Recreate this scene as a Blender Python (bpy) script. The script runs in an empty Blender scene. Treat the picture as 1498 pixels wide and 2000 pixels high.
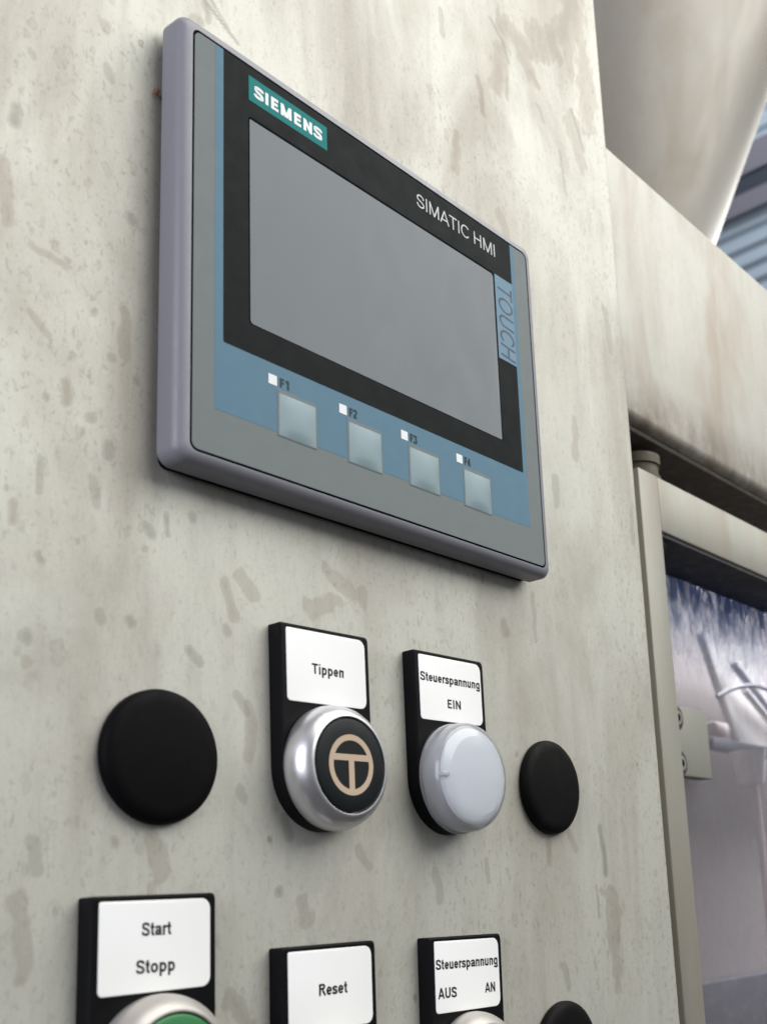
import bpy, bmesh, math, random, bisect
from mathutils import Vector, Matrix
random.seed(7)
S = 0.001                      # everything below is written in millimetres
SC = bpy.context.scene
COL = SC.collection

# ------------------------------------------------------------------ camera
cam_d = bpy.data.cameras.new('camera'); cam = bpy.data.objects.new('camera', cam_d); COL.objects.link(cam)
cam.location = (-150.579*S, -206.179*S, -210.098*S)
cam.rotation_euler = (1.80331, 0.06181, -0.94145)
cam_d.sensor_fit = 'VERTICAL'; cam_d.sensor_height = 24.0; cam_d.sensor_width = 18.0
cam_d.lens = 2285.1/2000*24.0
cam_d.shift_x = -313.0/2000; cam_d.shift_y = 247.1/2000
cam_d.clip_start = 0.01; cam_d.clip_end = 60
cam_d.dof.use_dof = True; cam_d.dof.focus_distance = 0.335; cam_d.dof.aperture_fstop = 16
SC.camera = cam

# ------------------------------------------------------------------ light of the hall
SC.view_settings.view_transform = 'Standard'; SC.view_settings.look = 'None'
SC.view_settings.exposure = 0.02; SC.view_settings.gamma = 1.0
w = bpy.data.worlds.new('World'); SC.world = w; w.use_nodes = True
bg = w.node_tree.nodes['Background']
bg.inputs['Color'].default_value = (0.60, 0.63, 0.68, 1); bg.inputs['Strength'].default_value = 0.33

def area(name, loc, target, size, energy, color, size_y=None):
    d = bpy.data.lights.new(name, 'AREA'); d.energy = energy; d.color = color
    d.shape = 'RECTANGLE'; d.size = size; d.size_y = size_y or size
    o = bpy.data.objects.new(name, d); COL.objects.link(o); o.location = loc
    o.rotation_euler = (Vector(target)-Vector(loc)).to_track_quat('-Z', 'Y').to_euler()
    return o
area('roof_light', (0.52, -0.68, 0.80), (0.12, 0, 0.0), 1.5, 27, (1.0, 0.985, 0.94), 1.5)
area('gate_light', (-1.7, -0.52, 0.25), (0.0, 0, -0.10), 1.0, 22, (0.88, 0.89, 1.0), 1.1)
area('window_light', (1.75, 0.40, 0.55), (0.55, 0.2, 0.35), 0.5, 10, (1.0, 0.97, 0.90), 1.2)
area('machine_fill', (0.86, 0.118, 0.20), (0.66, 0.19, -0.12), 0.08, 9, (0.93, 0.96, 1.0), 0.3)  # unseen lamp added to brighten the inside of the machine
area('roof_sheet_fill', (2.0, 0.3, 1.9), (3.0, 1.1, 1.85), 1.0, 18, (0.93, 0.96, 1.0))  # lamp added only to brighten the roof sheet

# ------------------------------------------------------------------ materials
def new_mat(name):
    m = bpy.data.materials.new(name); m.use_nodes = True
    return m, m.node_tree.nodes, m.node_tree.links, m.node_tree.nodes['Principled BSDF']

def N(nt, typ, **kw):
    n = nt.new(typ)
    for k, v in kw.items(): setattr(n, k, v)
    return n

def ramp(nt, lk, src, stops):
    r = nt.new('ShaderNodeValToRGB'); lk.new(src, r.inputs['Fac'])
    e = r.color_ramp.elements
    e[0].position, e[0].color = stops[0][0], (*[stops[0][1]]*3, 1) if not isinstance(stops[0][1], tuple) else (*stops[0][1], 1)
    e[1].position, e[1].color = stops[-1][0], (*[stops[-1][1]]*3, 1) if not isinstance(stops[-1][1], tuple) else (*stops[-1][1], 1)
    for p, c in stops[1:-1]:
        x = e.new(p); x.color = (*[c]*3, 1) if not isinstance(c, tuple) else (*c, 1)
    return r.outputs['Color']

def mapped(nt, lk, scale, rot=(0, 0, 0), loc=(0, 0, 0)):
    g = nt.new('ShaderNodeNewGeometry')           # world position: grain keeps its size on every part
    mp = nt.new('ShaderNodeMapping'); mp.inputs['Scale'].default_value = scale
    mp.inputs['Rotation'].default_value = rot; mp.inputs['Location'].default_value = loc
    lk.new(g.outputs['Position'], mp.inputs['Vector']); return mp.outputs['Vector']

def noise(nt, lk, vec, scale, detail=3, rough=.55, dist=0.0):
    n = nt.new('ShaderNodeTexNoise'); n.inputs['Scale'].default_value = scale
    n.inputs['Detail'].default_value = detail; n.inputs['Roughness'].default_value = rough
    n.inputs['Distortion'].default_value = dist
    lk.new(vec, n.inputs['Vector']); return n.outputs['Fac']

def math_(nt, lk, op, a, b=None, clamp=False):
    m = nt.new('ShaderNodeMath'); m.operation = op; m.use_clamp = clamp
    for i, v in enumerate((a, b)):
        if v is None: continue
        if isinstance(v, (int, float)): m.inputs[i].default_value = v
        else: lk.new(v, m.inputs[i])
    return m.outputs[0]

def mixc(nt, lk, fac, a, b, blend='MIX'):
    m = nt.new('ShaderNodeMix'); m.data_type = 'RGBA'; m.blend_type = blend
    if isinstance(fac, (int, float)): m.inputs['Factor'].default_value = fac
    else: lk.new(fac, m.inputs['Factor'])
    for s, v in (('A', a), ('B', b)):
        sock = [i for i in m.inputs if i.name == s and i.type == 'RGBA'][0]
        if isinstance(v, tuple): sock.default_value = (*v, 1)
        else: lk.new(v, sock)
    return [o for o in m.outputs if o.type == 'RGBA'][0]

def bump(nt, lk, b, h, strength, dist=0.0002):
    bp = nt.new('ShaderNodeBump'); bp.inputs['Strength'].default_value = strength
    bp.inputs['Distance'].default_value = dist
    lk.new(h, bp.inputs['Height']); lk.new(bp.outputs['Normal'], b.inputs['Normal'])

def steel(name, clean, brown, grey, metallic=.45, rough=.48, dirt=1.0, drops=1.0, runs=1.0):
    """weathered stainless sheet: dried drops, runs, oily patches and the marks stored on the mesh"""
    m, nt, lk, b = new_mat(name)
    v = mapped(nt, lk, (1, 1, 1)); vs = mapped(nt, lk, (1, 1, .38)); vl = mapped(nt, lk, (1, 1, .08))
    patch = noise(nt, lk, vs, 26, 5, .6, .6)
    patch2 = noise(nt, lk, mapped(nt, lk, (1, 1, .6), loc=(3, 1, 2)), 60, 4, .6, .3)
    col = mixc(nt, lk, math_(nt, lk, 'MULTIPLY', ramp(nt, lk, patch, [(.46, 0.), (.66, 1.)]), .50*dirt), clean, brown)
    col = mixc(nt, lk, math_(nt, lk, 'MULTIPLY', ramp(nt, lk, patch2, [(.52, 0.), (.72, 1.)]), .24*dirt), col, grey)
    run = noise(nt, lk, vl, 190, 3, .55)
    col = mixc(nt, lk, math_(nt, lk, 'MULTIPLY', ramp(nt, lk, run, [(.52, 0.), (.72, 1.)]), .24*runs), col, brown)
    light = noise(nt, lk, mapped(nt, lk, (1, 1, .25), loc=(7, 3, 1)), 75, 4, .6)
    col = mixc(nt, lk, math_(nt, lk, 'MULTIPLY', ramp(nt, lk, light, [(.55, 0.), (.75, 1.)]), .22*dirt), col, tuple(min(1, c*1.22) for c in clean))
    # dried drops: each cell holds one drop of its own size, with a darker rim
    warp = nt.new('ShaderNodeVectorMath'); warp.operation = 'MULTIPLY_ADD'
    wn = nt.new('ShaderNodeTexNoise'); wn.inputs['Scale'].default_value = 420; lk.new(v, wn.inputs['Vector'])
    lk.new(wn.outputs['Color'], warp.inputs[0]); warp.inputs[1].default_value = (.0022,)*3
    lk.new(mapped(nt, lk, (1, 1, .62)), warp.inputs[2])
    cluster = ramp(nt, lk, noise(nt, lk, v, 17, 2, .5), [(.40, .40), (.60, 1.)])
    for sc_, amount, seed in ((92, .60, 0.0), (150, 1.0, 4.0), (260, 1.0, 9.0), (520, .95, 13.0)):
        vo = nt.new('ShaderNodeTexVoronoi'); vo.inputs['Scale'].default_value = sc_
        mp = nt.new('ShaderNodeVectorMath'); mp.operation = 'ADD'; mp.inputs[1].default_value = (seed, 0, seed)
        lk.new(warp.outputs[0], mp.inputs[0]); lk.new(mp.outputs[0], vo.inputs['Vector'])
        sp = nt.new('ShaderNodeSeparateColor'); lk.new(vo.outputs['Color'], sp.inputs['Color'])
        size = math_(nt, lk, 'MULTIPLY', math_(nt, lk, 'SUBTRACT', sp.outputs[0], .28), .36)
        d = math_(nt, lk, 'SUBTRACT', size, vo.outputs['Distance'])          # > 0 inside the drop
        body = ramp(nt, lk, math_(nt, lk, 'MULTIPLY', d, 12.), [(0., 0.), (.28, 1.), (.6, .55), (1., .50)])
        k = math_(nt, lk, 'MULTIPLY', math_(nt, lk, 'MULTIPLY', body, math_(nt, lk, 'ADD', math_(nt, lk, 'MULTIPLY', sp.outputs[1], .65), .25)), cluster)
        col = mixc(nt, lk, math_(nt, lk, 'MULTIPLY', k, amount*drops), col, mixc(nt, lk, sp.outputs[2], grey, brown))
    fleck = noise(nt, lk, mapped(nt, lk, (1, 1, .6), loc=(2, 5, 8)), 620, 4, .65, .6)
    col = mixc(nt, lk, math_(nt, lk, 'MULTIPLY', math_(nt, lk, 'MULTIPLY', ramp(nt, lk, fleck, [(.55, 0.), (.66, 1.)]), cluster), .46*drops), col, grey)
    grit = noise(nt, lk, mapped(nt, lk, (1, 1, .7), loc=(4, 1, 6)), 1500, 3, .7, .4)
    col = mixc(nt, lk, math_(nt, lk, 'MULTIPLY', ramp(nt, lk, grit, [(.54, 0.), (.70, 1.)]), .20*drops), col, (.28, .265, .22))
    col = mixc(nt, lk, math_(nt, lk, 'MULTIPLY', ramp(nt, lk, grit, [(.32, 1.), (.45, 0.)]), .13*drops), col, tuple(min(1, c*1.25) for c in clean))
    # marks kept as attributes of the sheet
    wob = math_(nt, lk, 'MULTIPLY', math_(nt, lk, 'SUBTRACT', noise(nt, lk, mapped(nt, lk, (1, 1, .5)), 420, 6, .75), .5), 1.7)
    for an, tint in (('stain_brown', brown), ('stain_grey', grey)):
        at = nt.new('ShaderNodeAttribute'); at.attribute_name = an
        f = math_(nt, lk, 'MULTIPLY', at.outputs['Fac'], math_(nt, lk, 'ADD', 1.0, wob), True)
        f = ramp(nt, lk, f, [(0., 0.), (.03, .0), (.20, .40), (.36, .38), (1., .90)])
        col = mixc(nt, lk, f, col, tint)
    fine = noise(nt, lk, mapped(nt, lk, (1, 1, .05)), 2600, 2, .5)
    col = mixc(nt, lk, math_(nt, lk, 'MULTIPLY', ramp(nt, lk, fine, [(.35, 1.), (.65, 0.)]), .07), col, (.30, .28, .24))
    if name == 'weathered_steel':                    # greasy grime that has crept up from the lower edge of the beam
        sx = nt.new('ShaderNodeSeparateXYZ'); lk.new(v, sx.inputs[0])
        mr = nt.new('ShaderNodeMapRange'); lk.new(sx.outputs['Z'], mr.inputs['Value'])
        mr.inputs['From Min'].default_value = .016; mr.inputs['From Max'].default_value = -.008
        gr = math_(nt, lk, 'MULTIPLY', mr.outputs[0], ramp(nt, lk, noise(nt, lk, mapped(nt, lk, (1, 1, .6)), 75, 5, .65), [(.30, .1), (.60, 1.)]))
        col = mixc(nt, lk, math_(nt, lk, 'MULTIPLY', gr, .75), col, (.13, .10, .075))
    lk.new(col, b.inputs['Base Color'])
    b.inputs['Metallic'].default_value = metallic
    lk.new(ramp(nt, lk, patch, [(.3, rough-.06), (.7, rough+.10)]), b.inputs['Roughness'])
    h = math_(nt, lk, 'ADD', math_(nt, lk, 'MULTIPLY', fine, .35), noise(nt, lk, v, 900, 3, .6))
    bump(nt, lk, b, h, .10)
    return m

def plastic(name, color, rough=.45, spec=.5, grain=0.0, gscale=3000, dust=0.0, metallic=0.0, coat=0.0):
    m, nt, lk, b = new_mat(name)
    b.inputs['Roughness'].default_value = rough; b.inputs['Metallic'].default_value = metallic
    b.inputs['Specular IOR Level'].default_value = spec; b.inputs['Coat Weight'].default_value = coat
    v = mapped(nt, lk, (1, 1, 1))
    n = noise(nt, lk, v, 130, 5, .65, .4)
    fac = math_(nt, lk, 'MULTIPLY', ramp(nt, lk, n, [(.48, 0.), (.75, 1.)]), dust)
    col = mixc(nt, lk, fac, color, tuple(.55*c+.45*k for c, k in zip(color, (.42, .37, .30))))
    lk.new(col, b.inputs['Base Color'])
    if rough > .3: lk.new(ramp(nt, lk, noise(nt, lk, v, 220, 3), [(.3, rough*.92), (.7, min(1, rough*1.15))]), b.inputs['Roughness'])
    if grain: bump(nt, lk, b, noise(nt, lk, v, gscale, 2), grain, .0001)
    return m

M = {}
BROWN = (.285, .243, .195); GREY = (.255, .250, .213)
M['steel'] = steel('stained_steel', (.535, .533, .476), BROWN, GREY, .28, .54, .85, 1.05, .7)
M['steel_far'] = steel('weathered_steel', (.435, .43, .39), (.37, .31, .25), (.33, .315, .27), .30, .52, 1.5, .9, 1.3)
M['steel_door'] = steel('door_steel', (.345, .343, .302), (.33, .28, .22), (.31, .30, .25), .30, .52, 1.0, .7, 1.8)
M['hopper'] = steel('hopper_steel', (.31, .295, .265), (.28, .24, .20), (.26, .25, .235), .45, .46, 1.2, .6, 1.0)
M['housing'] = plastic('grey_housing', (.222, .224, .258), .42, .5, .25, 2600, .06)
M['film'] = plastic('grey_film', (.180, .207, .208), .5, .10, .10, 4200, .05)
M['blue'] = plastic('blue_print', (.112, .215, .290), .5, .10, .10, 4200, .02)
M['ltblue'] = plastic('light_blue_print', (.17, .28, .37), .5, .10, .10, 4200, .04)
M['blackprint'] = plastic('black_print', (.013, .0155, .0165), .5, .035, .06, 4200, .012)
M['screen'] = plastic('screen_glass', (.136, .158, .174), .30, .2, 0, 1000, .0)
M['groove'] = plastic('dark_seam', (.003, .004, .005), .7, .02)
M['key'] = plastic('key_window', (.22, .31, .34), .4, .3, .05, 3000, .05)
M['teal'] = plastic('teal_badge', (.010, .205, .198), .5, .06)
M['white'] = plastic('white_ink', (.82, .85, .86), .5, .3)
M['silver_ink'] = plastic('silver_ink', (.50, .53, .54), .45, .4)
M['navy_ink'] = plastic('dark_blue_ink', (.030, .065, .10), .5, .3)
M['key_ink'] = plastic('key_ink', (.012, .028, .045), .5, .2)
M['black_ink'] = plastic('black_ink', (.012, .013, .015), .5, .3)
M['label'] = plastic('white_label', (.95, .955, .935), .32, .5, 0, 1000, .04)
M['holder'] = plastic('black_plastic', (.0055, .0057, .0066), .42, .08, .12, 3500, .006)
M['rubber'] = plastic('black_rubber', (.0045, .0045, .0052), .5, .05, .22, 3000, .006)
M['dusty_rubber'] = plastic('dusty_rubber', (.0055, .0052, .0052), .5, .07, .22, 3000, .02)
M['silver'] = plastic('satin_metal', (.66, .66, .68), .33, .5, .05, 2500, .18, .85)
M['silver_dirty'] = plastic('dull_metal', (.48, .46, .43), .42, .5, .25, 1500, .75, .55)
M['gold'] = plastic('sand_ink', (.55, .425, .31), .5, .3)
M['capblack'] = plastic('button_black', (.007, .0095, .011), .45, .2, .15, 3000, .005)
M['green'] = plastic('button_green', (.018, .185, .050), .38, .5, .1, 2500, .06)
M['rust'] = plastic('rust', (.20, .095, .05), .8, .2, .5, 2500, .2)
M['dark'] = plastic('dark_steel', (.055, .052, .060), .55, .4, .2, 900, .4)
M['under_shade'] = plastic('underside_shade', (.046, .036, .030), .6, .3, .3, 700, .25)  # brown-black that carries the shade under the beam
M['pin'] = plastic('shaded_pin', (.105, .092, .07), .6, .3, .2, 900, .5, .1)  # base colour darkened for the shadow the pin stands in
M['screw'] = plastic('screw_metal', (.36, .36, .32), .4, .5, .1, 900, .2, .5)
M['inner_panel'] = plastic('mauve_grey_panel', (.25, .225, .215), .6, .4, .4, 500, .6)
M['chute'] = plastic('pale_plate', (.66, .635, .61), .5, .4, .2, 500, .35)
M['pale_edge'] = plastic('bright_edge', (.88, .87, .85), .4, .5)
M['navy'] = plastic('navy_sill', (.040, .042, .062), .55, .4, .3, 600, .5)
M['hose'] = plastic('grey_hose', (.12, .13, .17), .5, .4)
M['pink'] = plastic('pale_pink_block', (.80, .68, .66), .5, .4, .1, 900, .1)
M['roofblue'] = plastic('blue_sheet', (.36, .43, .50), .5, .5, .05, 300, .15)
M['beamdark'] = plastic('dark_paint', (.030, .040, .060), .6, .3)
M['beammauve'] = plastic('mauve_paint', (.17, .165, .20), .6, .3)

M['floor'] = plastic('unseen_floor_concrete', (.05, .048, .045), .8, .2, .2, 60, .5)
_m = M['screen']; _n, _l = _m.node_tree.nodes, _m.node_tree.links     # wiped glass: faint smears in the gloss
_l.new(ramp(_n, _l, noise(_n, _l, mapped(_n, _l, (1, 1, .5), rot=(0, .6, 0)), 45, 5, .6, 1.2), [(.38, .30), (.66, .40)]), _n['Principled BSDF'].inputs['Roughness'])
# milky lens
m, nt, lk, b = new_mat('milky_lens')
b.inputs['Base Color'].default_value = (.95, .965, .99, 1); b.inputs['Roughness'].default_value = .22
b.inputs['Transmission Weight'].default_value = .74; b.inputs['IOR'].default_value = 1.42
b.inputs['Coat Weight'].default_value = .35; b.inputs['Coat Roughness'].default_value = .12
M['lens'] = m
M['diffuser'] = plastic('diffuser', (.84, .90, .97), .6, .3)

# scratched, smeared clear sheet of the door
m, nt, lk, b = new_mat('smeared_pane')
out = [n for n in nt if n.type == 'OUTPUT_MATERIAL'][0]
tr = nt.new('ShaderNodeBsdfTransparent'); tr.inputs['Color'].default_value = (.95, .94, .965, 1)
df = nt.new('ShaderNodeBsdfDiffuse'); smear_glare = mixc(nt, lk, ramp(nt, lk, noise(nt, lk, mapped(nt, lk, (1, 1, .55), loc=(5, 2, 1)), 190, 5, .7, 1.0), [(.52, 0.), (.64, 1.)]), (.32, .46, .82), (.95, .97, 1.0))
tl = nt.new('ShaderNodeBsdfTranslucent'); gl = nt.new('ShaderNodeBsdfGlossy'); gl.inputs['Roughness'].default_value = .12
hz = nt.new('ShaderNodeMixShader'); hz.inputs['Fac'].default_value = .5
lk.new(df.outputs[0], hz.inputs[1]); lk.new(tl.outputs[0], hz.inputs[2])
streak = noise(nt, lk, mapped(nt, lk, (1, 1, .42)), 230, 5, .65, .8)
blot = noise(nt, lk, mapped(nt, lk, (1, 1, .6)), 70, 5, .65, .8)
spx = nt.new('ShaderNodeSeparateXYZ'); g_ = nt.new('ShaderNodeNewGeometry'); lk.new(g_.outputs['Position'], spx.inputs[0])
upper = nt.new('ShaderNodeMapRange'); lk.new(spx.outputs['Z'], upper.inputs['Value'])
upper.inputs['From Min'].default_value = -.108; upper.inputs['From Max'].default_value = -.060
upper.inputs['To Min'].default_value = .10; upper.inputs['To Max'].default_value = 1.0    # blue-white reflections painted in with the smears, densest at the top
smear_glare = mixc(nt, lk, upper.outputs[0], (.52, .49, .48), smear_glare)
lk.new(smear_glare, df.inputs['Color']); lk.new(smear_glare, tl.inputs['Color'])
f = math_(nt, lk, 'MULTIPLY', ramp(nt, lk, streak, [(.45, 0.), (.68, 1.)]), upper.outputs[0])
f2 = math_(nt, lk, 'MULTIPLY', ramp(nt, lk, blot, [(.28, .30), (.62, 1.)]), upper.outputs[0])
f = math_(nt, lk, 'ADD', math_(nt, lk, 'MULTIPLY', f, .55), math_(nt, lk, 'MULTIPLY', f2, .85))
f = math_(nt, lk, 'ADD', f, .11, True)
m1 = nt.new('ShaderNodeMixShader'); lk.new(f, m1.inputs['Fac']); lk.new(tr.outputs[0], m1.inputs[1]); lk.new(hz.outputs[0], m1.inputs[2])
m2 = nt.new('ShaderNodeMixShader'); m2.inputs['Fac'].default_value = .05
lk.new(m1.outputs[0], m2.inputs[1]); lk.new(gl.outputs[0], m2.inputs[2]); lk.new(m2.outputs[0], out.inputs['Surface'])
M['pane'] = m

# ------------------------------------------------------------------ mesh helpers (millimetres in, metres out)
def tag(o, label=None, cat=None, group=None, kind=None):
    for k, v in (('label', label), ('category', cat), ('group', group), ('kind', kind)):
        if v: o[k] = v
    return o

def thing(name, loc, label, cat, group=None, kind=None, roty=0.0):
    o = bpy.data.objects.new(name, None); COL.objects.link(o)
    o.empty_display_size = .01
    o.location = Vector(loc)*S; o.rotation_euler = (0, roty, 0)
    return tag(o, label, cat, group, kind)

def obj(name, bm, mat, parent=None, smooth=40, origin=(0, 0, 0)):
    """bm is in mm, local to its thing; origin shifts a piece built round its own centre"""
    bmesh.ops.recalc_face_normals(bm, faces=bm.faces)
    bmesh.ops.scale(bm, vec=(S, S, S), verts=bm.verts)
    me = bpy.data.meshes.new(name); bm.to_mesh(me); bm.free()
    if smooth:
        me.shade_smooth(); me.set_sharp_from_angle(angle=math.radians(smooth))
    me.materials.append(M[mat] if isinstance(mat, str) else mat)
    o = bpy.data.objects.new(name, me); COL.objects.link(o); o.location = Vector(origin)*S
    if parent: o.parent = parent
    return o

def rrect(x0, x1, z0, z1, r, n=5):
    """rounded rectangle, radii tl, tr, br, bl"""
    if not isinstance(r, (tuple, list)): r = (r,)*4
    P = []
    for (cx, cz, a0, rr) in ((x0+r[0], z1-r[0], 180, r[0]), (x1-r[1], z1-r[1], 90, r[1]), (x1-r[2], z0+r[2], 0, r[2]), (x0+r[3], z0+r[3], -90, r[3])):
        for i in range(n+1):
            a = math.radians(a0-90*i/n); P.append((cx+rr*math.cos(a), cz+rr*math.sin(a)))
    return P

def loft(rings, bm=None, cap0=True, cap1=True):
    """rings: list of (outline [(x, z)], y)"""
    bm = bm or bmesh.new(); R = []
    for pts, y in rings: R.append([bm.verts.new((x, y, z)) for x, z in pts])
    n = len(R[0])
    for a, b in zip(R, R[1:]):
        for i in range(n): bm.faces.new((a[i], a[(i+1) % n], b[(i+1) % n], b[i]))
    if cap0: bm.faces.new(R[0])
    if cap1: bm.faces.new(R[-1])
    return bm

def lathe(prof, cx=0, cz=0, n=72, bm=None, close=True):
    """profile [(radius, y)] turned about the Y axis"""
    bm = bm or bmesh.new(); R = []
    for r, y in prof:
        R.append([bm.verts.new((cx+r*math.cos(2*math.pi*i/n), y, cz+r*math.sin(2*math.pi*i/n))) for i in range(n)])
    for a, b in zip(R, R[1:]):
        for i in range(n): bm.faces.new((a[i], a[(i+1) % n], b[(i+1) % n], b[i]))
    if close:
        bm.faces.new(R[0]); bm.faces.new(R[-1])
    return bm

def box(x0, x1, y0, y1, z0, z1, bev=0, seg=2, bm=None):
    nb = bmesh.new(); bmesh.ops.create_cube(nb, size=1)
    for v in nb.verts:
        v.co = (x0+(v.co.x+.5)*(x1-x0), y0+(v.co.y+.5)*(y1-y0), z0+(v.co.z+.5)*(z1-z0))
    if bev: bmesh.ops.bevel(nb, geom=nb.edges[:], offset=bev, segments=seg, profile=.5, affect='EDGES')
    if bm is None: return nb
    t = bpy.data.meshes.new('t'); nb.to_mesh(t); nb.free(); bm.from_mesh(t); bpy.data.meshes.remove(t); return bm

def tube(pts, r, n=16, bm=None, r1=None):
    bm = bm or bmesh.new(); P = [Vector(p) for p in pts]; R = []
    up = Vector((.31, .22, .93))
    for i, p in enumerate(P):
        d = (P[min(i+1, len(P)-1)]-P[max(i-1, 0)]).normalized()
        a = d.cross(up).normalized(); b_ = d.cross(a)
        rr = r if r1 is None else r+(r1-r)*i/(len(P)-1)
        R.append([bm.verts.new(p+a*rr*math.cos(2*math.pi*k/n)+b_*rr*math.sin(2*math.pi*k/n)) for k in range(n)])
    for a, b_ in zip(R, R[1:]):
        for k in range(n): bm.faces.new((a[k], a[(k+1) % n], b_[(k+1) % n], b_[k]))
    bm.faces.new(R[0]); bm.faces.new(R[-1]); return bm

# letters drawn as strokes: a plain grotesque, cap height 1, x-height .73
def _arc(cx, cy, rx, ry, a0, a1, n=14):
    return [(cx+rx*math.cos(math.radians(a0+(a1-a0)*i/n)), cy+ry*math.sin(math.radians(a0+(a1-a0)*i/n))) for i in range(n+1)]
def _spl(P, n=5):
    out = []
    for i in range(len(P)-1):
        p0 = P[i-1] if i else (2*P[0][0]-P[1][0], 2*P[0][1]-P[1][1]); p1, p2 = P[i], P[i+1]
        p3 = P[i+2] if i+2 < len(P) else (2*p2[0]-p1[0], 2*p2[1]-p1[1])
        for k in range(n):
            t = k/n
            out.append(tuple(.5*(2*p1[c]+(p2[c]-p0[c])*t+(2*p0[c]-5*p1[c]+4*p2[c]-p3[c])*t*t+(3*p1[c]-p0[c]-3*p2[c]+p3[c])*t**3) for c in (0, 1)))
    return out+[P[-1]]
def glyph(ch, w):
    """returns (advance, strokes); strokes are centre lines of width w"""
    t = w/2; X = .73; g = .10
    if ch == ' ': return .36, []
    if ch == 'I': return w+2*g, [[(g+t, 0), (g+t, 1)]]
    if ch == 'E': return .66+g, [[(g+t, 0), (g+t, 1)], [(g+w, 1-t), (.66, 1-t)], [(g+w, .51), (.62, .51)], [(g+w, t), (.68, t)]]
    if ch == 'F': return .62+g, [[(g+t, 0), (g+t, 1)], [(g+w, 1-t), (.64, 1-t)], [(g+w, .49), (.58, .49)]]
    if ch == 'H': return .82+g, [[(g+t, 0), (g+t, 1)], [(.82-t, 0), (.82-t, 1)], [(g+w, .53), (.82-w, .53)]]
    if ch == 'T': return .76, [[(.02, 1-t), (.74, 1-t)], [(.38, 0), (.38, 1-w)]]
    if ch == 'N': return .82+g, [[(g+t, 0), (g+t, 1)], [(.82-t, 0), (.82-t, 1)], [(g+t*.9, 1-t*.4), (.82-t*.9, t*.4)]]
    if ch == 'M': return .96+g, [[(g+t, 0), (g+t, 1)], [(.96-t, 0), (.96-t, 1)], [(g+t, 1-t*.3), (.53, t*.2)], [(.96-t, 1-t*.3), (.53, t*.2)]]
    if ch == 'A': return .84, [[(t*.75+.01, 0), (.42, 1-t*.1)], [(.83-t*.75, 0), (.42, 1-t*.1)], [(.22, .29), (.62, .29)]]
    if ch == 'U': return .80+g, [[(g+t, 1)]+[(g+t, .36)]+_arc(.45, .34, .35-t, .34-t, 180, 360)+[(.80-t, 1)]]
    if ch == 'O': return .94+g*.5, [_arc(.48, .5, .44-t, .5-t, 90, 450, 36)]
    if ch == 'C': return .86, [_arc(.48, .5, .42-t, .5-t, 38, 322, 30)]
    if ch == 'S': return .76, [_spl([(.66-t*.3, .70), (.60, .85-t*.2), (.38, 1-t), (.17, .88-t*.3), (.08+t*.7, .735), (.17, .60), (.38, .51), (.58, .41), (.69-t*.7, .265), (.60, .12+t*.3), (.37, t), (.15, .14+t*.2), (.05+t*.5, .31)])]
    if ch == 'R': return .82, [[(g+t, 0), (g+t, 1)], [(g+w, 1-t), (.50, 1-t)]+_arc(.50, .745, .26-t, .255-t, 90, -90)+[(g+w, .49+t)], [(.46, .48), (.78-t*.3, 0)]]
    if ch == 'i': return w+.16, [[(.08+t, 0), (.08+t, X)], [(.08+t, .86), (.08+t, 1)]]
    if ch == 'n': return .68, [[(.08+t, 0), (.08+t, X)], _spl([(.08+t*1.6, X*.72), (.24, X-t*1.05), (.40, X-t), (.55, X-t*1.5), (.61-t, X*.62)])+[(.61-t, 0)]]
    if ch == 'u': return .68, [[(.61-t, 0), (.61-t, X)], [(.08+t, X), (.08+t, X*.38)]+_spl([(.08+t, X*.36), (.15, t*1.5), (.30, t), (.46, t*1.05), (.61-t*1.6, X*.28)])]
    if ch == 'r': return .46, [[(.08+t, 0), (.08+t, X)], _spl([(.08+t*1.5, X*.66), (.24, X-t*1.25), (.36, X-t*.95), (.46, X-t*1.15)])]
    if ch == 'e': return .66, [_arc(.34, X/2, .30-t, X/2-t, -38, -345, 26)[:0] or [( .06+t*.6, X/2), (.62-t*.2, X/2)], _arc(.34, X/2, .29-t, X/2-t, 0, 322, 28)]
    if ch == 'o': return .70, [_arc(.35, X/2, .31-t, X/2-t, 90, 450, 30)]
    if ch == 'p': return .72, [[(.08+t, -.28), (.08+t, X)], _arc(.37, X/2, .30-t, X/2-t, 165, -165, 26)]
    if ch == 'g': return .72, [[(.64-t, X), (.64-t, .0)]+_spl([(.64-t, -.02), (.56, -.22+t*.4), (.36, -.29+t), (.18, -.24+t), (.10, -.12)]), _arc(.35, X/2+.01, .30-t, X/2-t, 15, 345, 26)]
    if ch == 'a': return .66, [_spl([(.09, X*.70), (.17, X-t*1.3), (.33, X-t), (.49, X-t*1.4), (.55-t*.3, X*.66)])+[(.55-t*.3, .12), (.60, 0)], _spl([(.52-t*.3, X*.56), (.30, X*.50), (.14, X*.40), (.06+t, X*.26), (.14, t*1.3), (.27, t), (.42, t*1.7), (.52-t*.2, X*.34)])]
    if ch == 's': return .60, [_spl([(.52, X*.70), (.44, X-t*1.25), (.29, X-t), (.14, X-t*1.5), (.08+t*.6, X*.72), (.17, X*.57), (.31, X*.50), (.46, X*.42), (.54-t*.6, X*.27), (.44, t*1.35), (.29, t), (.13, t*1.3), (.05, X*.29)])]
    if ch == 't': return .42, [[(.20, .95), (.20, .20)]+_spl([(.20, .18), (.23, t*1.4), (.30, t), (.39, t*.95)]), [(.03, X-t), (.38, X-t)]]
    if ch == '1': return .56, [[(.36, 0), (.36, 1)], [(.33, .97), (.12, .72)]]
    if ch == '2': return .62, [_spl([(.08, .70), (.14, .87), (.31, 1-t), (.48, .88), (.54, .72), (.46, .53), (.25, .30), (.12, t)]), [(.07, t), (.57, t)]]
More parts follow.
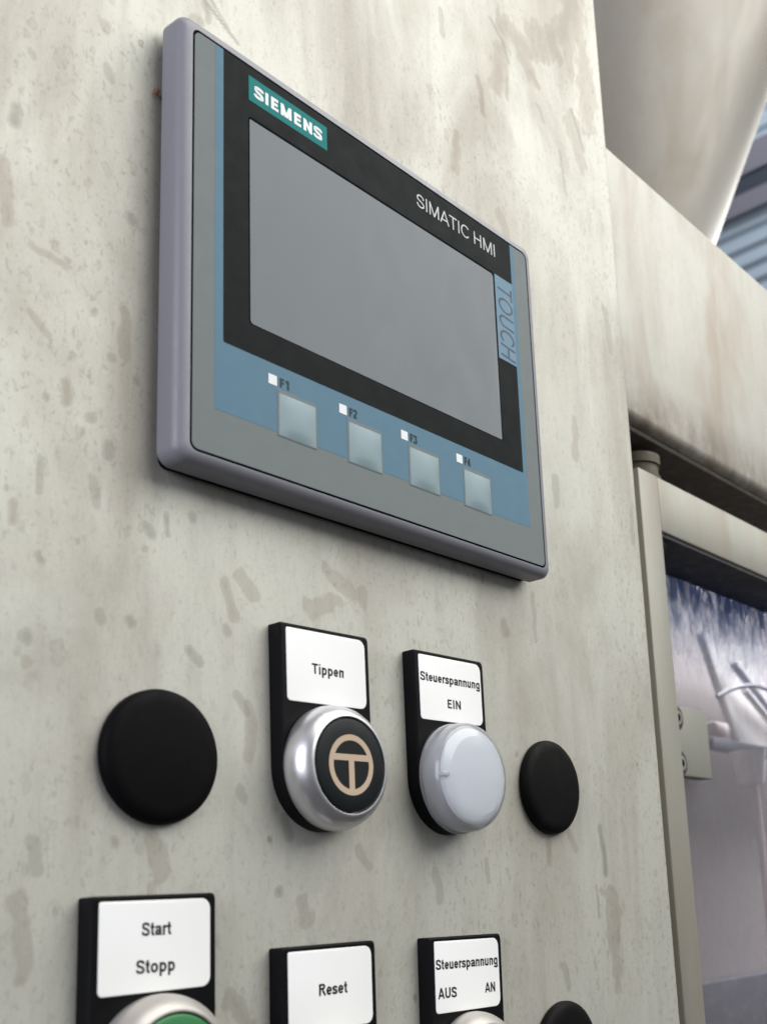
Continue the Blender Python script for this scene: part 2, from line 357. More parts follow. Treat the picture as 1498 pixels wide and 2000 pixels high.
    if ch == '3': return .62, [_spl([(.09, .75), (.16, .90), (.31, 1-t), (.47, .88), (.51, .75), (.44, .58), (.28, .53)]), _spl([(.28, .53), (.46, .47), (.54, .29), (.46, .11), (.30, t), (.14, .10), (.07, .26)])]
    if ch == '4': return .64, [[(.44, 0), (.44, 1)], [(.42, .97), (.07, .32)], [(.04, .26), (.60, .26)]]
    return .5, []

def text(name, s, mat, parent, cx, cz, y, height, width, weight=.20, turn=0.0, shear=0.0):
    """flat print: cap height and overall width in mm, centred at (cx, cz), facing -Y"""
    pen = 0; strokes = []
    for ch in s:
        adv, st = glyph(ch, weight)
        strokes += [[(x+pen, z) for x, z in l] for l in st]; pen += adv
    xs = [p[0] for l in strokes for p in l]; x0, x1 = min(xs)-weight/2, max(xs)+weight/2
    sx = width/(x1-x0)
    c, s_ = math.cos(turn), math.sin(turn); bm = bmesh.new(); lift = 0
    for l in strokes:
        L = []; R = []
        for i, p in enumerate(l):
            a = l[max(i-1, 0)]; b = l[min(i+1, len(l)-1)]
            d = Vector((b[0]-a[0], b[1]-a[1]))
            if d.length < 1e-6: d = Vector((1, 0))
            d.normalize(); n = Vector((-d.y, d.x))*weight/2
            L.append((p[0]+n.x, p[1]+n.y)); R.append((p[0]-n.x, p[1]-n.y))
        lift += 1
        row = []
        for q in L+R:
            x = (q[0]-(x0+x1)/2)*sx+(q[1]-.5)*height*shear; z = (q[1]-.5)*height
            row.append(bm.verts.new((cx+x*c-z*s_, y-.0015*(lift % 7), cz+x*s_+z*c)))
        k = len(l)
        for i in range(k-1): bm.faces.new((row[i], row[i+1], row[k+i+1], row[k+i]))
    return obj(name, bm, mat, parent, smooth=0)

# ------------------------------------------------------------------ control cabinet: the stained sheet everything is fixed to
STAINS = [
    ([(138.0, 98.3), (148.7, 100.0), (165.4, 108.6), (180.7, 124.4), (185.7, 137.2), (188.0, 150.8)], 8.26, 0.55, 0),
    ([(167.0, 107.4), (175.8, 111.9)], 4.82, 0.5, 0),
    ([(138.7, 89.2), (136.4, 79.3), (133.5, 69.2)], 5.23, 0.6, 0),
    ([(140.2, 78.4), (140.0, 70.0)], 1.72, 0.7, 0),
    ([(152.9, 95.0), (155.4, 89.0)], 4.87, 0.5, 0),
    ([(155.5, 90.2), (160.6, 86.7)], 1.82, 0.7, 0),
    ([(132.2, 98.2), (139.6, 91.8), (141.9, 84.8)], 0.72, 0.9, 1),
    ([(191.2, 138.6), (192.9, 122.9), (194.3, 104.9), (194.0, 88.5)], 7.14, 0.5, 0),
    ([(182.9, 84.4), (186.2, 68.3)], 6.51, 0.4, 0),
    ([(181.8, 89.4), (188.8, 75.3)], 0.97, 0.8, 1),
    ([(183.7, 126.4), (183.7, 105.4)], 3.44, 0.35, 0),
    ([(123.6, 67.2), (125.4, 55.2)], 1.88, 0.75, 0),
    ([(110.8, 38.0), (108.0, 24.2)], 2.48, 0.6, 0),
    ([(105.5, 82.5), (105.9, 72.9)], 1.57, 0.4, 1),
    ([(171.5, 64.7), (173.8, 49.7)], 1.22, 0.45, 1),
    ([(159.1, 78.2), (161.7, 73.3)], 1.81, 0.3, 1),
    ([(10.5, 20.9), (21.1, 14.8)], 0.43, 0.9, 1),
    ([(12.1, 22.7), (17.8, 17.3)], 0.35, 0.7, 1),
    ([(6.6, 13.6), (8.9, 13.0)], 1.67, 0.5, 0),
    ([(10.5, 19.3), (11.3, 15.3)], 1.37, 0.6, 0),
    ([(131.4, 21.1), (133.7, 15.4)], 3.09, 0.4, 0),
    ([(-37.3, -38.2), (-37.2, -42.4)], 1.5, 0.7, 1),
    ([(-8.9, -50.8), (-8.9, -51.5)], 1.94, 0.55, 1),
    ([(-39.4, -53.4), (-38.6, -67.2)], 1.68, 0.5, 0),
    ([(-32.4, -69.5), (-25.4, -70.5)], 1.2, 0.5, 0),
    ([(-32.3, -84.1), (-28.2, -88.2)], 1.16, 0.4, 0),
    ([(-24.1, -95.9), (-24.0, -100.5)], 1.42, 0.7, 0),
    ([(-18.0, -102.5), (-17.9, -103.1)], 1.68, 0.5, 1),
    ([(-13.4, -107.5), (-13.2, -110.3)], 1.58, 0.65, 1),
    ([(-17.3, -117.2), (-17.0, -119.4)], 2.11, 0.4, 1),
    ([(-34.3, -126.1), (-33.8, -129.6)], 1.27, 0.6, 0),
    ([(-29.1, -114.4), (-28.8, -122.0)], 0.56, 0.5, 1),
    ([(-28.3, -100.6), (-28.2, -101.2)], 0.92, 0.55, 1),
    ([(-7.5, -89.4), (-7.2, -90.5)], 1.03, 0.6, 1),
    ([(-13.5, -87.0), (-13.3, -87.6)], 1.39, 0.55, 1),
    ([(-17.6, -78.3), (-17.6, -79.0)], 1.13, 0.5, 1),
    ([(-34.9, -23.5), (-33.9, -24.1)], 1.3, 0.3, 1),
    ([(-16.0, -16.8), (-15.7, -18.0)], 1.72, 0.45, 1),
    ([(-17.1, -5.2), (-16.7, -6.3)], 2.05, 0.4, 0),
    ([(-11.0, -75.3), (-10.1, -84.9)], 2.09, 0.35, 0),
    ([(-3.5, -123.4), (-2.9, -124.7)], 1.61, 0.65, 1),
    ([(7.8, -118.6), (8.1, -119.2)], 1.45, 0.55, 1),
    ([(-4.7, -128.1), (-4.6, -128.7)], 0.86, 0.5, 0),
    ([(-28.7, -135.3), (-28.4, -136.4)], 0.96, 0.55, 0),
    ([(-20.4, -130.0), (-20.3, -130.4)], 0.68, 0.5, 0),
    ([(-30.8, -151.2), (-30.1, -151.8)], 1.44, 0.5, 1),
    ([(-30.9, -155.9), (-30.6, -156.7)], 1.33, 0.45, 0),
    ([(-14.6, -144.8), (-14.2, -146.0)], 1.36, 0.4, 1),
    ([(-7.9, -144.0), (-7.3, -145.0)], 1.41, 0.65, 1),
    ([(16.8, -141.8), (17.7, -143.0)], 1.59, 0.55, 1),
    ([(7.6, -148.5), (10.1, -151.0)], 1.51, 0.55, 1),
    ([(1.0, -119.4), (1.5, -124.0)], 0.51, 0.7, 1),
    ([(20.7, -157.8), (22.9, -161.1)], 1.58, 0.45, 1),
    ([(23.6, -159.8), (24.3, -171.5)], 1.86, 0.45, 0),
    ([(17.1, -133.3), (20.0, -138.8)], 2.15, 0.5, 0),
    ([(21.5, -128.7), (26.0, -132.8)], 2.48, 0.4, 0),
    ([(21.1, -179.7), (21.7, -180.8)], 2.04, 0.5, 1),
    ([(-10.5, -189.8), (-10.2, -190.6)], 1.08, 0.6, 0),
    ([(42.9, -133.3), (52.5, -130.2)], 2.71, 0.35, 0),
    ([(49.2, -123.1), (59.9, -125.0)], 3.13, 0.35, 0),
    ([(121.5, -123.6), (121.5, -126.3)], 2.05, 0.55, 0),
    ([(136.9, -111.9), (136.7, -126.8)], 1.31, 0.45, 1),
    ([(154.2, -67.8), (153.5, -77.0)], 2.2, 0.45, 1),
    ([(165.9, -184.5), (166.7, -195.8)], 1.77, 0.75, 1),
    ([(166.7, -195.8), (167.0, -198.2)], 1.54, 0.8, 1),
    ([(137.4, -188.9), (136.9, -194.2)], 1.8, 0.6, 0),
    ([(148.5, -185.7), (150.7, -191.1)], 1.67, 0.5, 0),
    ([(168.4, -205.4), (170.3, -213.3)], 4.38, 0.4, 0),
    ([(161.5, -202.1), (161.7, -211.4)], 0.86, 0.5, 1),
    ([(170.5, -211.8), (169.2, -232.0)], 4.38, 0.5, 0),
    ([(-27.9, -190.5), (-26.6, -196.1)], 1.96, 0.35, 1),
    ([(39.1, -202.9), (40.5, -208.1)], 3.36, 0.4, 0),
    ([(32.2, -200.5), (32.5, -201.6)], 1.3, 0.55, 1),
    ([(19.2, -224.6), (24.0, -229.3)], 3.1, 0.5, 0),
    ([(-1.1, -190.1), (0.9, -196.3)], 2.72, 0.35, 0),
    ([(76.2, -227.6), (76.3, -228.4)], 0.91, 1, 1),
    ([(29.6, -189.4), (29.8, -190.0)], 0.52, 1, 0),
    ([(123.7, -162.7), (124.1, -163.7)], 0.79, 0.8, 1),
    ([(33.2, -185.0), (34.6, -189.6)], 1.87, 0.4, 0),
    ([(57.6, -191.8), (60.9, -195.5)], 2.06, 0.3, 1),
    ([(-30.5, -200.7), (-28.9, -214.3)], 2.39, 0.3, 0),
    ([(140.7, -225.3), (142.7, -231.3)], 1.95, 0.35, 1),
    ([(85.6, -196.9), (87.1, -204.8)], 1.64, 0.3, 1),
    ([(107.2, -194.2), (107.9, -199.8)], 1.25, 0.4, 1),
    ([(201.0, -68.7), (201.0, -80.5)], 2.25, 0.3, 1),
    ([(194.6, 11.3), (195.9, -5.1)], 2.44, 0.3, 1),
    ([(167.7, -43.2), (167.5, -58.5)], 2.63, 0.35, 0),
]

STEP = 0.65
cab = thing('control_cabinet', (206, 0, -330), 'stained stainless steel cabinet front carrying the touch screen and all the buttons', 'cabinet')
from mathutils import noise as mnoise
def warp(x, z, r):
    a = mnoise.noise_vector((x*.11, z*.08, 3.0)); c = mnoise.noise_vector((x*.36, z*.24, 9.0))
    return x+r*(.75*a.x+.45*c.x), z+r*(.95*a.y+.55*c.y)
def seg_dist(px, pz, a, b):
    dx, dz = b[0]-a[0], b[1]-a[1]; L = dx*dx+dz*dz
    t = 0 if L == 0 else max(0, min(1, ((px-a[0])*dx+(pz-a[1])*dz)/L))
    return math.hypot(px-a[0]-t*dx, pz-a[1]-t*dz)
XS = [-190+i*5.0 for i in range(27)]+[-54.5+i*STEP for i in range(500)]; XS = [x for x in XS if x < 204.8]
prof = [(x, 0.0) for x in XS]+[(205.1+1.5*math.sin(a), 1.5-1.5*math.cos(a)) for a in (0, .4, .8, 1.2, 1.5708)]+[(206.6, 30.0), (206.6, 110.0)]
ZS = [-330+i*5.0 for i in range(14)]+[-262+i*STEP for i in range(int(432/STEP))]+[172+i*5.0 for i in range(13)]
nx, nz = len(prof), len(ZS)
verts = [((x-206)*S, y*S, (z+330)*S) for z in ZS for x, y in prof]
faces = [(j*nx+i, j*nx+i+1, (j+1)*nx+i+1, (j+1)*nx+i) for j in range(nz-1) for i in range(nx-1)]
me = bpy.data.meshes.new('front_sheet'); me.from_pydata(verts, [], faces); me.shade_smooth()
vals = {0: [0.0]*len(verts), 1: [0.0]*len(verts)}
for pts, r, st, kind in STAINS:
    thin = r < .6; r = max(r, .75)
    x0, x1 = min(p[0] for p in pts)-2*r, max(p[0] for p in pts)+2*r
    z0, z1 = min(p[1] for p in pts)-2*r, max(p[1] for p in pts)+2*r
    i0, i1 = bisect.bisect_left(XS, x0), min(len(XS)-1, bisect.bisect_left(XS, x1))
    j0, j1 = bisect.bisect_left(ZS, z0), min(nz-1, bisect.bisect_left(ZS, z1))
    for j in range(j0, j1+1):
        for i in range(i0, i1+1):
            wx, wz = (prof[i][0], ZS[j]) if thin else warp(prof[i][0], ZS[j], r)
            d = min(seg_dist(wx, wz, a, b) for a, b in zip(pts, pts[1:])) if len(pts) > 1 else math.hypot(wx-pts[0][0], wz-pts[0][1])
            t = max(0.0, min(1.0, (1-d/r)*1.35)); v = st*t*t*(3-2*t)
            k = j*nx+i; vals[kind][k] = max(vals[kind][k], v)
for kind, an in ((0, 'stain_brown'), (1, 'stain_grey')):
    at_ = me.attributes.new(an, 'FLOAT', 'POINT'); at_.data.foreach_set('value', vals[kind])
me.materials.append(M['steel'])
o = bpy.data.objects.new('front_sheet', me); COL.objects.link(o); o.parent = cab
obj('back_sheet', box(-396, -1, 108, 110, 0, 559), 'steel_far', cab, 0)

# ------------------------------------------------------------------ operator panel with touch screen
hx, hz = 65.5, -53.4
hmi = thing('operator_panel', (hx, 0, hz), 'grey operator panel with touch screen, blue key strip and four function keys', 'operator panel')
X0, X1, Z0, Z1 = -3.6-hx, 134.7-hx, -109.7-hz, 3.7-hz           # outer housing, local
gx0, gx1, gz0, gz1 = -hx, 131-hx, -106.8-hz, -hz                # film outline
bm = bmesh.new()
rings = []
gr = .36
for f, y, r in ((-1, -2.2, 3.2), (0, -2.6, 3.4), (0, -7.0, 3.4), (.06, -7.9, 3.3), (.24, -8.75, 3.0), (.52, -9.35, 2.6), (.88, -9.66, 2.2), (1, -9.68, 2.1), (1, -8.8, 2.1)):
    if f < 0: R4 = (X0+.5, X1-.5, Z0+.5, Z1-.5)
    else: R4 = (X0+(gx0-gr-X0)*f, X1+(gx1+gr-X1)*f, Z0+(gz0-gr-Z0)*f, Z1+(gz1+gr-Z1)*f)
    rings.append((rrect(*R4, r, 6), y))
loft(rings, bm, True, True)
obj('housing', bm, 'housing', hmi, 50)
obj('rear_gasket', loft([(rrect(X0+2.2, X1-2.2, Z0+.7, Z1-2.2, 2), 0.05), (rrect(X0+2.2, X1-2.2, Z0+.7, Z1-2.2, 2), -2.25)]), 'groove', hmi)
obj('seam', loft([(rrect(gx0-.27, gx1+.27, gz0-.27, gz1+.27, 2.1, 5), -8.85), (rrect(gx0-.27, gx1+.27, gz0-.27, gz1+.27, 2.1, 5), -9.50)]), 'groove', hmi, 0)
film = obj('front_film', loft([(rrect(gx0+.27, gx1-.27, gz0+.27, gz1-.27, 1.7, 5), -9.45), (rrect(gx0+.27, gx1-.27, gz0+.27, gz1-.27, 1.7, 5), -9.70)]), 'film', hmi)
def sheet(x0, x1, z0, z1, y, r=.02, th=.03, n=3):
    return loft([(rrect(x0-hx, x1-hx, z0-hz, z1-hz, r, n), y+th), (rrect(x0-hx, x1-hx, z0-hz, z1-hz, r, n), y)])
obj('blue_border', sheet(6.2, 124.3, -95.5, -.32, -9.735, .05), 'blue', film, 0)
obj('black_border', sheet(8.6, 122.3, -78.3, -.32, -9.77, (.05, .05, .3, .5)), 'blackprint', film, 0)
obj('screen_edge_shadow', sheet(16.15, 112.95, -70.65, -14.45, -9.80, (.9, 1.0, .5, .9), n=5), 'groove', hmi, 0)  # recess shadow painted as a black line, widest along the top
scr = obj('touch_screen', sheet(16.5, 112.45, -70.5, -15.25, -9.83, (.3, 1.1, .2, 1.0), n=5), 'screen', hmi, 0)
tf = obj('touch_field', sheet(113.35, 122.28, -43.1, -14.6, -9.805), 'ltblue', film, 0)
text('lettering', 'TOUCH', 'navy_ink', hmi, 118.2-hx, -29.3-hz, -9.84, 7.2, 25.4, .115, -math.pi/2, .10)
badge = obj('name_badge', sheet(16.3, 42.6, -9.85, -2.8, -9.81), 'teal', hmi, 0)
text('lettering', 'SIEMENS', 'white', badge, 29.35-hx, -6.35-hz, -9.85, 3.5, 23.0, .24)
text('lettering', 'SIMATIC HMI', 'silver_ink', hmi, 96.0-hx, -6.35-hz, -9.81, 4.3, 36.4, .105)
for i, kx in enumerate((24.5, 47.5, 70.25, 93.1)):
    x1 = kx+12.7
    key = obj('function_key', loft([(rrect(kx-hx, x1-hx, -96.3-hz, -84.4-hz, (.3, 1.0, .6, .4)), -9.72), (rrect(kx-hx, x1-hx, -96.3-hz, -84.4-hz, (.3, 1.0, .6, .4)), -9.80),
          (rrect(kx+.35-hx, x1-.35-hx, -95.95-hz, -84.75-hz, (.3, .9, .6, .4)), -9.83)]), 'film', hmi)
    bmk = bmesh.new(); nk = 8                                       # the window bulges a little
    g = [[bmk.verts.new((kx+.6+(x1-kx-1.1)*a/nk-hx, -9.86-.55*(math.sin(math.pi*a/nk)*math.sin(math.pi*min(1, b_/nk+.02)))**.6 if 0 < a < nk and 0 < b_ < nk else -9.84, -96.0+10.7*b_/nk-hz)) for a in range(nk+1)] for b_ in range(nk+1)]
    for b_ in range(nk):
        for a in range(nk): bmk.faces.new((g[b_][a], g[b_][a+1], g[b_+1][a+1], g[b_+1][a]))
    obj('key_window', bmk, 'key', key, 80)
    obj('status_lamp', sheet(kx-2.65, kx-.05, -83.85, -81.3, -9.80, .15), 'white', hmi, 0)
    text('lettering', 'F%d' % (i+1), 'key_ink', hmi, kx+2.3-hx, -82.5-hz, -9.78, 2.4, 2.9, .25)
bm = bmesh.new(); bmesh.ops.create_icosphere(bm, subdivisions=2, radius=1)
for v in bm.verts: v.co = Vector((v.co.x*.7, v.co.y*.5, v.co.z*1.0))*(1+.25*math.sin(9*v.co.z+5*v.co.x)) + Vector((X0-.25, -.9, -15.2-hz))
obj('rust_crumb', bm, 'rust', hmi, 60)

# ------------------------------------------------------------------ buttons with label plates (origin: centre of the 22 mm hole)
LZ = 24.0                                                           # label centre above the hole
def holder(root):
    W2, zt = 14.65, LZ+9.85
    out = [(-W2, zt-.5), (-W2+.15, zt-.15), (-W2+.5, zt), (W2-1.0, zt), (W2-.3, zt-.3), (W2, zt-1.0)]
    for i in range(25):
        a = math.radians(0-180*i/24); out.append((W2*math.cos(a), W2*math.sin(a)))
    def inset(d): 
        c = (0, 10); return [(x-d*(1 if x > 0 else -1) if abs(x) > 14 else x*(1-d/W2), z-d if z > 15 else z*(1-d/W2) if z < 0 else z) for x, z in out]
    return obj('label_holder', loft([(out, .05), (out, -3.55), (inset(.45), -4.0)]), 'holder', root, 35)

def label_plate(root, lines):
    lp = obj('label_plate', loft([(rrect(-12.9, 12.9, LZ-8.75, LZ+8.75, (.5, 2.1, 2.0, 1.0), 5), -3.9), (rrect(-12.9, 12.9, LZ-8.75, LZ+8.75, (.5, 2.1, 2.0, 1.0), 5), -4.12),
        (rrect(-12.8, 12.8, LZ-8.65, LZ+8.65, (.5, 2.0, 1.9, .9), 5), -4.18)]), 'label', root, 30)
    for s, fx, fz, h, wd in lines:
        text('lettering', s, 'black_ink', lp, -12.9+25.8*fx, LZ+8.75-17.5*fz, -4.215, h, wd, .185)
    return lp

def metal_ring(root, mat='silver'):
    return obj('front_ring', lathe([(14.3, -3.95), (14.75, -4.3), (14.85, -5.4), (14.75, -6.6), (14.45, -7.8), (13.95, -8.9), (13.2, -9.9), (12.4, -10.6), (11.75, -10.95), (11.45, -10.9), (11.35, -10.2), (11.3, -9.0)]), mat, root, 60)

def disc_cap(root, mat, r=11.1, y=-10.95):
    return obj('button_cap', lathe([(r, -9.1), (r, y+.5), (r-.15, y+.15), (r-.5, y), (r-4, y-.05), (.4, y-.08)], n=64), mat, root, 50)

G_ROW = 'push buttons and lamps with black label holders'
tip = thing('push_button', (44.86, 0, -173.1), 'silver ringed black push button marked with a T in a circle under the Tippen label', 'push button', G_ROW, roty=-math.radians(.9))
holder(tip); label_plate(tip, [('Tippen', .50, .52, 2.55, 10.7)]); metal_ring(tip); cap = disc_cap(tip, 'capblack')
bm = bmesh.new()                                                    # ring with a T inside
n = 64; y0, y1 = -11.02, -11.10
def ring_flat(ro, ri):
    A = [[bm.verts.new((r*math.cos(2*math.pi*i/n), y, r*math.sin(2*math.pi*i/n))) for i in range(n)] for r, y in ((ro, y0), (ro, y1), (ri, y1), (ri, y0))]
    for a, b_ in zip(A, A[1:]+A[:1]):
        for i in range(n): bm.faces.new((a[i], a[(i+1) % n], b_[(i+1) % n], b_[i]))
ring_flat(7.15, 5.75)
box(-6.3, 6.3, y1-.012, y0, .95, 2.45, 0, bm=bm); box(-.85, .85, y1-.006, y0, -6.3, .94, 0, bm=bm)
obj('symbol', bm, 'gold', cap, 30)

ein = thing('indicator_light', (90.77, 0, -173.0), 'milky white dome indicator light under the Steuerspannung EIN label', 'indicator light', G_ROW, roty=-math.radians(.7))
holder(ein); label_plate(ein, [('Steuerspannung', .492, .335, 2.45, 24.9), ('EIN', .53, .715, 2.45, 5.5)])
obj('collar', lathe([(14.2, -3.95), (14.75, -4.2), (14.75, -4.9), (14.2, -5.1)]), 'lens', ein, 40)
lens = obj('lens', lathe([(14.1, -4.6), (14.5, -5.2), (14.55, -7.8), (14.4, -9.0), (13.95, -10.0), (13.2, -10.7), (12.2, -11.1), (10.7, -11.45), (10.6, -11.50), (10.45, -11.50), (10.35, -11.51), (8.6, -11.72), (6, -11.95), (3, -12.15), (.4, -12.2)], n=96), 'lens', ein, 75)
obj('diffuser', lathe([(7.5, -4.3), (7.5, -8.6), (12.4, -9.2), (12.3, -10.0), (11.5, -10.5), (8, -10.8), (.4, -11.0)]), 'diffuser', ein, 60)
obj('grip_notch', box(-13.9, -11.2, -11.5, -9.2, -.6, .6, .3), 'lens', lens, 60)

sta = thing('push_button', (-2.76, 0, -235.1), 'green push button in a metal ring under the Start Stopp label', 'push button', G_ROW, roty=-math.radians(.35))
holder(sta); label_plate(sta, [('Start', .50, .315, 2.6, 7.1), ('Stopp', .49, .72, 2.6, 9.0)]); metal_ring(sta, 'silver_dirty'); disc_cap(sta, 'green')
res = thing('push_button', (43.98, 0, -247.2), 'push button under the Reset label, mostly below the picture edge', 'push button', G_ROW, roty=-math.radians(.22))
holder(res); label_plate(res, [('Reset', .52, .50, 2.6, 9.0)]); metal_ring(res, 'silver_dirty'); disc_cap(res, 'capblack')
aus = thing('selector_switch', (91.9, 0, -247.7), 'selector switch with dull metal ring under the Steuerspannung AUS AN label', 'switch', G_ROW, roty=math.radians(.6))
holder(aus); label_plate(aus, [('Steuerspannung', .492, .325, 2.5, 25.0), ('AUS', .168, .725, 2.6, 7.2), ('AN', .835, .715, 2.5, 4.3)]); metal_ring(aus, 'silver_dirty')
obj('switch_handle', box(-3.2, 3.2, -19, -9.2, -10.4, 10.4, 1.2), 'capblack', aus, 40)
# ------------------------------------------------------------------ blanking plugs
G_PLUG = 'black blanking plugs closing unused holes'
def plug(x, z, label, mat='rubber', r=14.15):
    p = lathe([(r-1.2, .05), (r-.35, -.05), (r, -.5), (r, -1.5), (r-.25, -2.2), (r-.8, -2.75), (r-1.7, -3.15), (r-3.2, -3.4), (.4, -3.45)], n=72)
    o = obj('blanking_plug', p, mat, None, 50, (x, 0, z)); return tag(o, label, 'hole plug', G_PLUG)
plug(-.56, -173.1, 'black round blanking plug left of the Tippen button')
plug(137.98, -172.6, 'black round blanking plug right of the milky white indicator light', 'dusty_rubber')
plug(138.2, -248.6, 'black round blanking plug at the bottom picture edge right of the AUS AN switch', 'dusty_rubber')

# ------------------------------------------------------------------ machine frame right of the cabinet
bx = thing('cross_beam', (460, 60, -12), 'broad stained steel cross beam running right from the cabinet above the machine door', 'beam')
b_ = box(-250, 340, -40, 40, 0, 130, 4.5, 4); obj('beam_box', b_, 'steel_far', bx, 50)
obj('underside_strip', box(-250, 340, -36, 38, -2.5, .6, .4), 'under_shade', bx, 30)  # added strip: shade below the beam put into a dark colour
door = thing('machine_door', (330, 20, -330), 'pale steel framed machine door with a smeared clear pane', 'door')
dx, dy, dz = 330, 20, -330
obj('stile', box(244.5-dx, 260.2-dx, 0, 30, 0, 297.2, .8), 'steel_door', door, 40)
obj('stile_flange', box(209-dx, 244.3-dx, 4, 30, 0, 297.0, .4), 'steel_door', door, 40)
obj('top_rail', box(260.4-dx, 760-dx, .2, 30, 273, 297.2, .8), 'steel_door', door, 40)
obj('rail_shade_strip', box(261-dx, 760-dx, 1.6, 29.8, 271.4, 272.9, .3), 'dark', door, 40)  # added strip whose dark colour stands for shade under the rail
obj('pane', box(250-dx, 760-dx, 30.2, 34, 0, 280, 0), 'pane', door, 0)
cl = obj('pane_clamp', box(282-dx, 328.2-dx, 23, 29.9, 175.6, 206.7, .5), 'steel_door', door, 40)
for sz in (-128.9, -149.1):
    s_ = obj('screw', lathe([(3.6, 22.95), (3.6, 22.3), (3.2, 21.9), (1.7, 21.8), (1.65, 22.5), (.3, 22.5)], 299.5-dx, sz-dz, 28), 'screw', cl, 40)
    obj('screw_ring', lathe([(5.6, 22.95), (5.6, 22.7), (4.3, 22.6), (4.25, 22.95)], 299.5-dx, sz-dz, 32), 'dark', cl, 40)
    obj('socket', lathe([(1.5, 22.4), (1.5, 21.75), (.2, 21.7)], 299.5-dx, sz-dz, 6), 'groove', cl, 40)
pin = thing('hinge_pin', (268, 34, -60), 'short dull steel pin standing on the door frame under the beam', 'pin')
pb = bmesh.new()
for (rr, za, zb) in ((10, 0, 31.5), (9.2, 31.7, 36.5), (10.2, 36.7, 41)):
    tube([(0, 0, za), (0, 0, zb-.8), (0, 0, zb)], rr, 28, pb)
obj('pin_body', pb, 'pin', pin, 50)

# hopper: a cone that widens upward behind the beam
hop = thing('hopper', (496.2, 200, 125), 'large conical stainless steel hopper rising behind the beam', 'hopper')
hb = bmesh.new(); HR = []
for z in [0]+[20+i*45 for i in range(20)]:
    r = 120+.425*(z+125-300)
    HR.append([hb.verts.new((r*math.cos(2*math.pi*i/96), r*math.sin(2*math.pi*i/96), z)) for i in range(96)])
for a, c in zip(HR, HR[1:]):
    for i in range(96): hb.faces.new((a[i], a[(i+1) % 96], c[(i+1) % 96], c[i]))
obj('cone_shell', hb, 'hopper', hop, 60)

# ------------------------------------------------------------------ inside the machine, behind the pane
pan = obj('machine_back_panel', box(-260, 620, 0, 4, -240, 230), 'inner_panel', None, 0, (640, 232, -76)); tag(pan, 'mauve grey inner panel of the machine seen through the pane', 'panel')
ch = thing('chute_plate', (690, 204, -90), 'bright pale chute plate with a white left edge behind the pane', 'chute')
cb = bmesh.new(); q = [(-58, 82), (130, 92), (130, 4), (-14, 2)]
loft([([(x, z) for x, z in q], 0), ([(x, z) for x, z in q], -4)], cb); obj('plate', cb, 'chute', ch, 0)
cb = bmesh.new(); q = [(-59, 83), (-49.5, 83), (-4, 1.5), (-15, 1.5)]
loft([(q, -4.2), (q, -7)], cb); obj('edge_flange', cb, 'pale_edge', ch, 0)
obj('lower_lip', box(-62, 130, -9, 4, -6, 1.2, .6), 'hose', ch, 40)
for a, c, mt, lab in (((664, 190, -30), (760, 196, -72), 'hose', 'grey guide rod crossing the pale chute plate, the upper of two'), ((671, 187, -49), (760, 190, -90), 'pale_edge', 'white guide rod crossing the pale chute plate, the lower of two')):
    p0 = Vector(a); t = obj('guide_rod', tube([(0, 0, 0), tuple(Vector(c)-p0)], 3.0), mt, None, 50, a); tag(t, lab, 'rod', 'guide rods behind the pane')
hs = [Vector((607, 178, -63)), Vector((622, 177, -57)), Vector((637, 176, -53)), Vector((655, 175, -49.5)), Vector((669, 175, -48)), Vector((690, 176, -48.5)), Vector((740, 178, -53))]
t = obj('air_hose', tube([tuple(v-hs[0]) for v in hs], 1.7), 'hose', None, 60, hs[0]); tag(t, 'thin grey hose arching across the pale chute plate', 'hose')
t = obj('sensor_block', box(-10, 11, -5, 5, -4, 5, 1.5), 'pink', None, 40, (585, 170, -91)); tag(t, 'small pale pink block left of the chute plate', 'sensor')
cy = thing('air_cylinder', (632, 170, -126), 'white pneumatic cylinder with thin rod hanging below the chute plate', 'cylinder')
obj('cylinder_body', tube([(-1, 0, 24), (0, 0, 0)], 13.5, 28, None, 9.5), 'pale_edge', cy, 50)
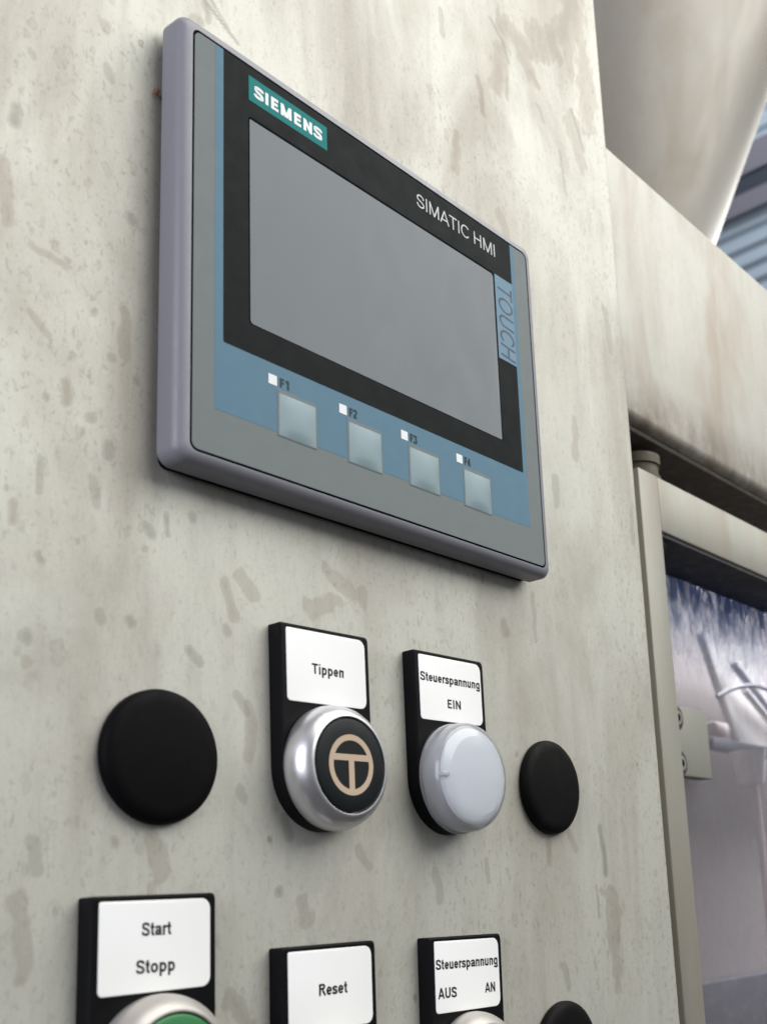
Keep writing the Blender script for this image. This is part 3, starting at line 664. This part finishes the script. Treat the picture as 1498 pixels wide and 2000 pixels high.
obj('piston_rod', tube([(6, 0, -1), (7, 0, -120)], 2.6), 'pink', cy, 50)
t = obj('machine_sill', box(-150, 300, -10, 8, -60, 0, 1), 'navy', None, 40, (640, 222, -264)); tag(t, 'dark navy sill along the bottom inside the machine', 'sill')

fl = obj('unseen_hall_floor', box(-6000, 6000, -6000, 6000, -40, 0), 'floor', None, 0, (0, 0, -1250)); tag(fl, kind='structure')  # unseen floor, added to keep light from coming up from below
# ------------------------------------------------------------------ hall roof seen past the hopper
rf = bpy.data.objects.new
A = Vector((3010, 1130, 1800))                                      # a point on the sheet, 4 m away
d = Vector((.795, .335, .508)).normalized(); rx_ = Vector((d.y, -d.x, 0)).normalized(); uz = rx_.cross(d)
ang = math.radians(14); ex = rx_*math.cos(ang)+uz*math.sin(ang); ey = d.cross(ex)*-1
cbm = bmesh.new(); cols = []
nrib = 60
for i in range(nrib*8+1):
    tpos = (i/8-nrib/2)*52
    dep = 11*math.cos(2*math.pi*i/8)
    row = [cbm.verts.new(A+ey*tpos+d*dep+ex*s) for s in (-1800, -600, 600, 1800)]
    cols.append(row)
for a, c in zip(cols, cols[1:]):
    for k in range(3): cbm.faces.new((a[k], a[k+1], c[k+1], c[k]))
t = obj('hall_roof', cbm, 'roofblue', None, 60); tag(t, kind='structure')
def purlin(off, hh, mt, lab):
    pm = bmesh.new(); vs = []
    for s in (-1800, 1800):
        for u in (-hh, hh):
            for v in (-60, -16): vs.append(pm.verts.new(ex*s+ey*u+d*v))
    for f in ((0, 1, 3, 2), (4, 6, 7, 5), (0, 4, 5, 1), (2, 3, 7, 6), (0, 2, 6, 4), (1, 5, 7, 3)): pm.faces.new([vs[k] for k in f])
    t = obj('roof_purlin', pm, mt, None, 0, A+ey*off); tag(t, lab, 'roof beam', 'beams under the hall roof')
purlin(190, 18, 'beamdark', 'dark navy roof beam under the blue corrugated sheet')
purlin(145, 26, 'beammauve', 'mauve grey roof beam just below the dark navy one')
purlin(262, 40, 'beammauve', 'mauve grey roof beam above the dark navy one')
